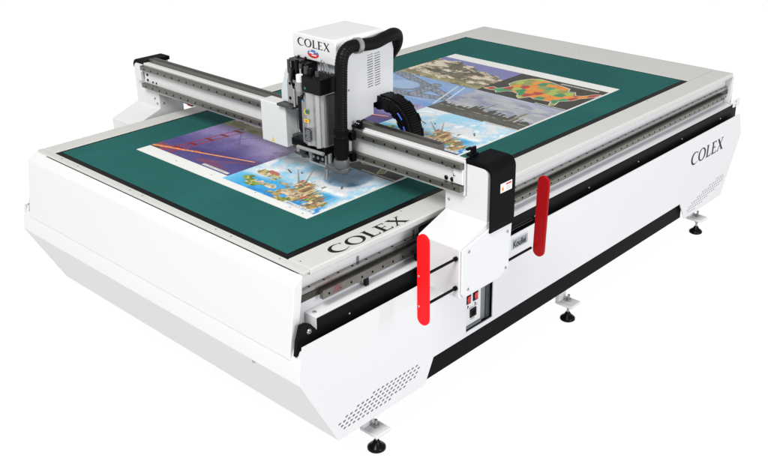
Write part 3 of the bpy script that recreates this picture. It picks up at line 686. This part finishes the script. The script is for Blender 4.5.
def p_bridge():
    c = Can((74, 66, 122)); n1 = vnoise(5, 5, 3)
    c.put(np.clip((V-.35+.5*(n1-.5))*2.2, 0, 1), (128, 115, 165)); c.put(np.clip((V-.72)*3+(U-.5), 0, 1), (150, 143, 174), .85); c.put(np.clip((U-.55)*2.2, 0, 1)*np.clip((V-.35)*3, 0, 1), (150, 142, 168), .7)
    c.put(np.clip(1-abs(V-.22-.25*(U-.3))/.12, 0, 1)*(U > .3), (66, 50, 96), .7)
    c.put(vnoise(9, 4, 8) > .62, (95, 75, 120), .35)
    for (a, b, w_) in (((.02, .02), (.55, 1.0), .006), ((.30, .95), (.75, .40), .006), ((.75, .4), (.98, .75), .006), ((.34, .90), (.62, .52), .005)):
        d, _ = seg(a, b); c.put(d < w_, (96, 76, 128), .7)
    c.put(blob(.07, .06, .16, .10, 5, .9), (150, 62, 52), .6); c.put(blob(.02, .02, .12, .03, 6, .9), (60, 52, 48), .9)
    c.put(blob(.72, .10, .20, .05, 7, 1.2), (125, 60, 78), .6)
    for off in (0, .075):                                                    # the red tower: two legs with cross braces
        d, t = seg((.17+off, .0), (.245+off, .97)); c.put(d < .015-.005*t, (150, 40, 40))
    for q in (.16, .34, .55, .74, .93):
        d, t = seg((.17+.075*q, q), (.245+.075*q, q+.01)); c.put(d < .022, (132, 36, 40)); c.put(d < .010, (74, 26, 30), .8)
    d, t = seg((0, .035), (.93, .43)); c.put(d < .020-.008*t, (196, 98, 66)); c.put((d < .006), (232, 178, 130))
    d, t = seg((.02, .045), (.42, .215)); c.put(((vnoise(50, 40, 12) > .55) & (d < .025)), (215, 120, 50))
    d, t = seg((.55, .06), (1.0, .42)); c.put(d < .010, (140, 66, 84), .7)
    caption(c, .66, .97, .025, .06, seed=4); return c.grain(8)
def p_world(blue_disc):
    c = Can((206, 210, 213)); n1 = vnoise(5, 5, 21); n2 = vnoise(8, 8, 22)
    c.put(np.clip((n1-.45)*5, 0, 1)*(V > .38), (142, 196, 222), .85); c.put(np.clip((n2-.5)*6, 0, 1)*(V > .55), (86, 168, 208), .7)
    c.put(np.clip((n2-.56)*7, 0, 1), (232, 232, 230), .9)
    c.put(np.clip((.30+.18*U-V+.15*(n1-.5))*9, 0, 1)*np.clip((1.0-U)*9, 0, 1), (60, 156, 206))
    c.put(np.clip((.10+.12*U-V)*8, 0, 1)*(n2 > .45), (34, 118, 190), .8)
    c.put(np.clip((.16-U)*5, 0, 1)*(V < .5), (150, 200, 220), .7)
    land = [(.18, .36, .12, .06, 31, (186, 172, 110)), (.30, .30, .10, .05, 37, (150, 168, 70)), (.22, .13, .15, .085, 32, (122, 150, 54)), (.35, .17, .10, .04, 39, (206, 192, 160)), (.43, .30, .06, .03, 33, (120, 128, 86)), (.60, .12, .13, .12, 34, (168, 148, 92)), (.66, .22, .15, .08, 41, (214, 190, 160)), (.57, .06, .10, .07, 43, (132, 138, 60)), (.86, .08, .06, .08, 35, (170, 150, 80))]
    for (a, b, ru, rv, sd, col) in land:
        ru, rv = ru*.8, rv*.8; c.put(blob(a, b, ru, rv, sd, 1.8), col); c.put(blob(a, b, ru, rv, sd, 1.8) & (vnoise(34, 26, sd+60, 3) > .53), tuple(q*.66 for q in col), .75); c.put(blob(a, b, ru, rv, sd, 1.8) & (vnoise(40, 30, sd+90, 2) > .62), (206, 186, 150), .8)
    c.put(blob(.24, .42, .07, .04, 36, 1.2), (176, 96, 80), .9)
    # monuments: many small coloured shapes with spires along a diagonal
    g = np.random.default_rng(5); cols = [(184, 154, 100), (206, 180, 130), (136, 110, 72), (186, 76, 58), (116, 132, 72), (214, 198, 166), (160, 138, 88), (110, 92, 66)]
    for i in range(260):
        t = g.random(); cu = .52+.40*t+g.normal(0, .03); cv = .40-.28*t+g.normal(0, .06)
        w_, h_ = g.uniform(.005, .014), g.uniform(.010, .034)
        c.put((abs(U-cu) < w_) & (abs(V-cv) < h_), cols[g.integers(len(cols))])
    for i in range(22):
        t = g.random(); cu = .52+.40*t; cv = .34-.20*t; hh = g.uniform(.08, .24)
        w_ = .010*np.clip(1-(V-cv)/hh, 0, 1); c.put((abs(U-cu) < w_) & (V > cv) & (V < cv+hh), cols[g.integers(3)] if i % 2 else (110, 96, 76), .9)
    for (a, b) in (((.50, .40), (.30, .62)), ((.56, .40), (.40, .70))):
        d, t = seg(a, b); c.put(d < .011*(1-t*.7), (120, 112, 92), .8)
    for (a, b) in (((.24, .56), (.31, .52)), ((.78, .62), (.82, .56)), ((.36, .60), (.38, .58))):
        d, t = seg(a, b); c.put(d < .010, (88, 74, 66), .9)
    if blue_disc:  # soft bluish disc, drawn on the first copy only
        d = np.hypot((U-.70)*1.4, V-.80); m_ = np.clip((.26-d)*30, 0, 1)
        c.put(m_, (98, 140, 172), .75); c.put(m_*(n2 > .52), (150, 172, 190), .7); c.put(m_*np.clip((vnoise(6, 6, 66)-.5)*6, 0, 1), (50, 104, 150), .7)
    caption(c, .68, .98, .0, .045, (200, 206, 210), seed=6); return c.grain(8)
def p_rocks():
    c = Can((116, 116, 160)); n1 = vnoise(6, 6, 41, 5); n2 = vnoise(10, 14, 42, 4); n3 = vnoise(7, 4, 43, 5)
    edge = .90-.42*np.clip(U-.3, 0, 1)+.16*(n3-.5)*2
    rk = V < edge; c.put(rk, (164, 150, 128)); c.put(rk & (n1 > .54), (196, 184, 164)); c.put(rk & (n2 < .44), (112, 104, 84)); c.put(rk & (n1 < .39), (78, 76, 60))
    c.put(rk & (n2 > .60), (206, 192, 170), .8); c.put(rk & (abs(n1-.5) < .012), (70, 66, 54), .8)
    for (a, b, ru, rv, sd) in ((.34, .66, .06, .10, 71), (.48, .58, .07, .07, 72), (.30, .30, .14, .03, 73), (.62, .30, .12, .05, 74), (.42, .38, .10, .03, 75)): c.put(blob(a, b, ru, rv, sd, 1.1), (84, 82, 68), .85)
    c.put(rk & (vnoise(30, 30, 44) > .74), (172, 92, 66), .6); c.put(rk & (V < .16) & (n1 > .45), (122, 120, 78), .7)
    return c.grain(9)
def p_states():
    c = Can((58, 56, 48))
    us = [(.02, .12), (.05, .24), (.13, .22), (.19, .40), (.12, .48), (.12, .66), (.18, .86), (.26, .93), (.40, .90), (.55, .84), (.66, .80), (.70, .68), (.76, .72), (.82, .60), (.88, .64), (.94, .80), (.99, .84), (.985, .70), (.90, .52), (.88, .40), (.84, .32), (.80, .26), (.835, .10), (.80, .06), (.755, .20), (.66, .18), (.58, .16), (.52, .20), (.47, .05), (.42, .10), (.38, .20), (.30, .24), (.24, .20), (.19, .07), (.16, .14), (.08, .12)]
    m_ = inpoly(us); grow = m_.copy()
    for sh in (1, -1, 2, -2):
        grow |= np.roll(m_, sh, 0) | np.roll(m_, sh, 1)
    c.put(grow, (212, 206, 190))
    g = np.random.default_rng(23); cols = [(212, 130, 52), (156, 174, 86), (62, 130, 90), (164, 66, 54), (140, 142, 80), (214, 138, 58), (72, 142, 100)]
    pts_ = []; ks = []
    for j in range(7):
        for i in range(13): pts_.append((.03+.08*i+(.035 if j % 2 else 0)+g.uniform(-.018, .018), .08+.135*j+g.uniform(-.025, .025))); ks.append((i*3+j*2+g.integers(0, 3)) % 7)
    D = np.stack([np.hypot((U-a)*1.25, V-b) for a, b in pts_]); o = np.argsort(D, 0); near = o[0]
    for i, kx in enumerate(ks): c.put(m_ & (near == i), cols[kx])
    d2 = np.take_along_axis(D, o[1:2], 0)[0]-np.take_along_axis(D, o[0:1], 0)[0]
    c.put(m_ & (d2 < .008), (150, 140, 100), .5)
    c.put(m_ & (vnoise(40, 40, 3) > .76), (90, 94, 60), .3)
    caption(c, .50, .93, .90, .945, (176, 174, 166), seed=8); caption(c, .66, 1.0, .015, .04, (190, 188, 180), seed=9); return c.grain(7)
def p_lattice():
    c = Can((116, 146, 186)); c.put(np.clip(vnoise(4, 4, 51)*2-.6, 0, 1), (150, 170, 196), .8)
    lat = (np.sin((U*1.4+V)*85) > .1) | (np.sin((U*1.4-V)*85) > .25)
    def band(a, b, w0, w1, al=1):
        d, t = seg(a, b); m_ = d < w0+(w1-w0)*t
        c.put(m_, (134, 140, 150), .85*al); c.put(m_ & lat, (100, 103, 112), .75*al); c.put(m_ & (vnoise(30, 22, 52) > .58), (160, 164, 172), .5); c.put((abs(d-(w0+(w1-w0)*t)) < .008), (76, 80, 90), .8*al)
    band((.0, .98), (.92, .52), .085, .06); band((.10, .08), (.95, .40), .10, .07); band((.62, .80), (.64, .30), .07, .07)
    d = np.hypot((U-.36)*1.1, V-.55); c.put((abs(d-.22) < .03) & (U > .36), (112, 116, 126), .8); c.put((d < .19) & (U < .52), (150, 172, 198), .8)
    for (a, b) in (((.98, .15), (.80, .95)), ((1.04, .22), (.88, .95))):
        d, t = seg(a, b); c.put(d < .014, (186, 194, 204), .9)
    c.put((V < .16) & (U > .15), (96, 134, 186), .6); return c.grain(7)
def p_skyline():
    c = Can((150, 153, 160)); n1 = vnoise(4, 7, 61)
    c.put(np.clip((n1-.4)*4, 0, 1), (176, 176, 176), .8); c.put(np.clip((vnoise(5, 9, 62)-.52)*6, 0, 1), (118, 122, 148), .7); c.put(np.clip((V-.75)*4, 0, 1), (160, 168, 190), .6)
    g = np.random.default_rng(8); x = 0.0
    while x < 1:
        w_ = g.uniform(.012, .04); h_ = g.uniform(.03, .16)*(.7+1.4*math.exp(-((x-.42)/.16)**2)+.9*math.exp(-((x-.78)/.1)**2))
        c.put((U >= x) & (U < x+w_) & (V > .22) & (V < .24+h_), (70+g.integers(-10, 16), 70, 62)); x += w_*.8
    d, t = seg((.43, .3), (.43, .66)); c.put(d < .010*(1-.6*t), (72, 72, 68))
    for u_ in (.80, .845): c.put((abs(U-u_) < .014) & (V > .22) & (V < .60), (166, 160, 150) if u_ > .82 else (120, 116, 104))
    c.put(V < .23+.02*(vnoise(20, 2, 63)-.5), (76, 76, 70)); c.put((V < .22) & (n1 > .55), (92, 92, 84), .7)
    c.put((V > .205) & (V < .232) & (vnoise(24, 3, 64) > .5), (150, 142, 122), .8)
    caption(c, .64, 1.0, .0, .035, (196, 196, 190), seed=10); return c.grain(8)
def picture(img, x0, x1, y0, y1, label):
    me = bpy.data.meshes.new('picture')
    base = parent_world(S)
    X = x0+(x1-x0)*V; Y = y1-(y1-y0)*U
    co = np.stack([X-base.x, Y-base.y, np.full_like(X, 0.0026+H-base.z)], -1).reshape(-1, 3)
    idx = np.arange(NX*NY).reshape(NY, NX)
    q = np.stack([idx[:-1, :-1], idx[:-1, 1:], idx[1:, 1:], idx[1:, :-1]], -1).reshape(-1)
    nf = len(q)//4
    me.vertices.add(len(co)); me.vertices.foreach_set('co', co.ravel())
    me.loops.add(len(q)); me.loops.foreach_set('vertex_index', q)
    me.polygons.add(nf); me.polygons.foreach_set('loop_start', np.arange(nf)*4); me.polygons.foreach_set('loop_total', np.full(nf, 4))
    at_ = me.color_attributes.new('ink', 'FLOAT_COLOR', 'POINT')
    col = np.concatenate([lin(img.reshape(-1, 3)), np.ones((NX*NY, 1))], 1)
    at_.data.foreach_set('color', col.ravel()); me.update(calc_edges=True); me.validate()
    me.materials.append(PRINT)
    o = bpy.data.objects.new('picture', me); COL.objects.link(o); o.parent = S; o['label'] = label
XR = [0.377, 0.833, 1.305, 1.777, 2.228, 2.690]
LY, MY, RY = 1.486, 0.853, 0.228
left = [(p_bridge, 'picture of a red suspension bridge in purple mist'), (p_rocks, 'picture of pale rocks under a violet sky'), (p_bridge, 'picture of a red suspension bridge in purple mist'), (p_lattice, 'picture of a grey iron lattice tower on blue sky'), (p_rocks, 'picture of pale rocks under a violet sky')]
right = [(lambda: p_world(True), 'picture of a bright map with tiny monuments and clouds'), (p_states, 'picture of a colourful map of states on dark ground'), (lambda: p_world(False), 'picture of a bright map with tiny monuments and clouds'), (p_skyline, 'picture of a grey city skyline over water'), (p_states, 'picture of a colourful map of states on dark ground')]
for i in range(5):
    picture(left[i][0](), XR[i], XR[i+1]-0.0005, MY+0.0005, LY-0.0005, left[i][1])
    picture(right[i][0](), XR[i] if i else 0.345, XR[i+1]-0.0005, RY, MY, right[i][1])
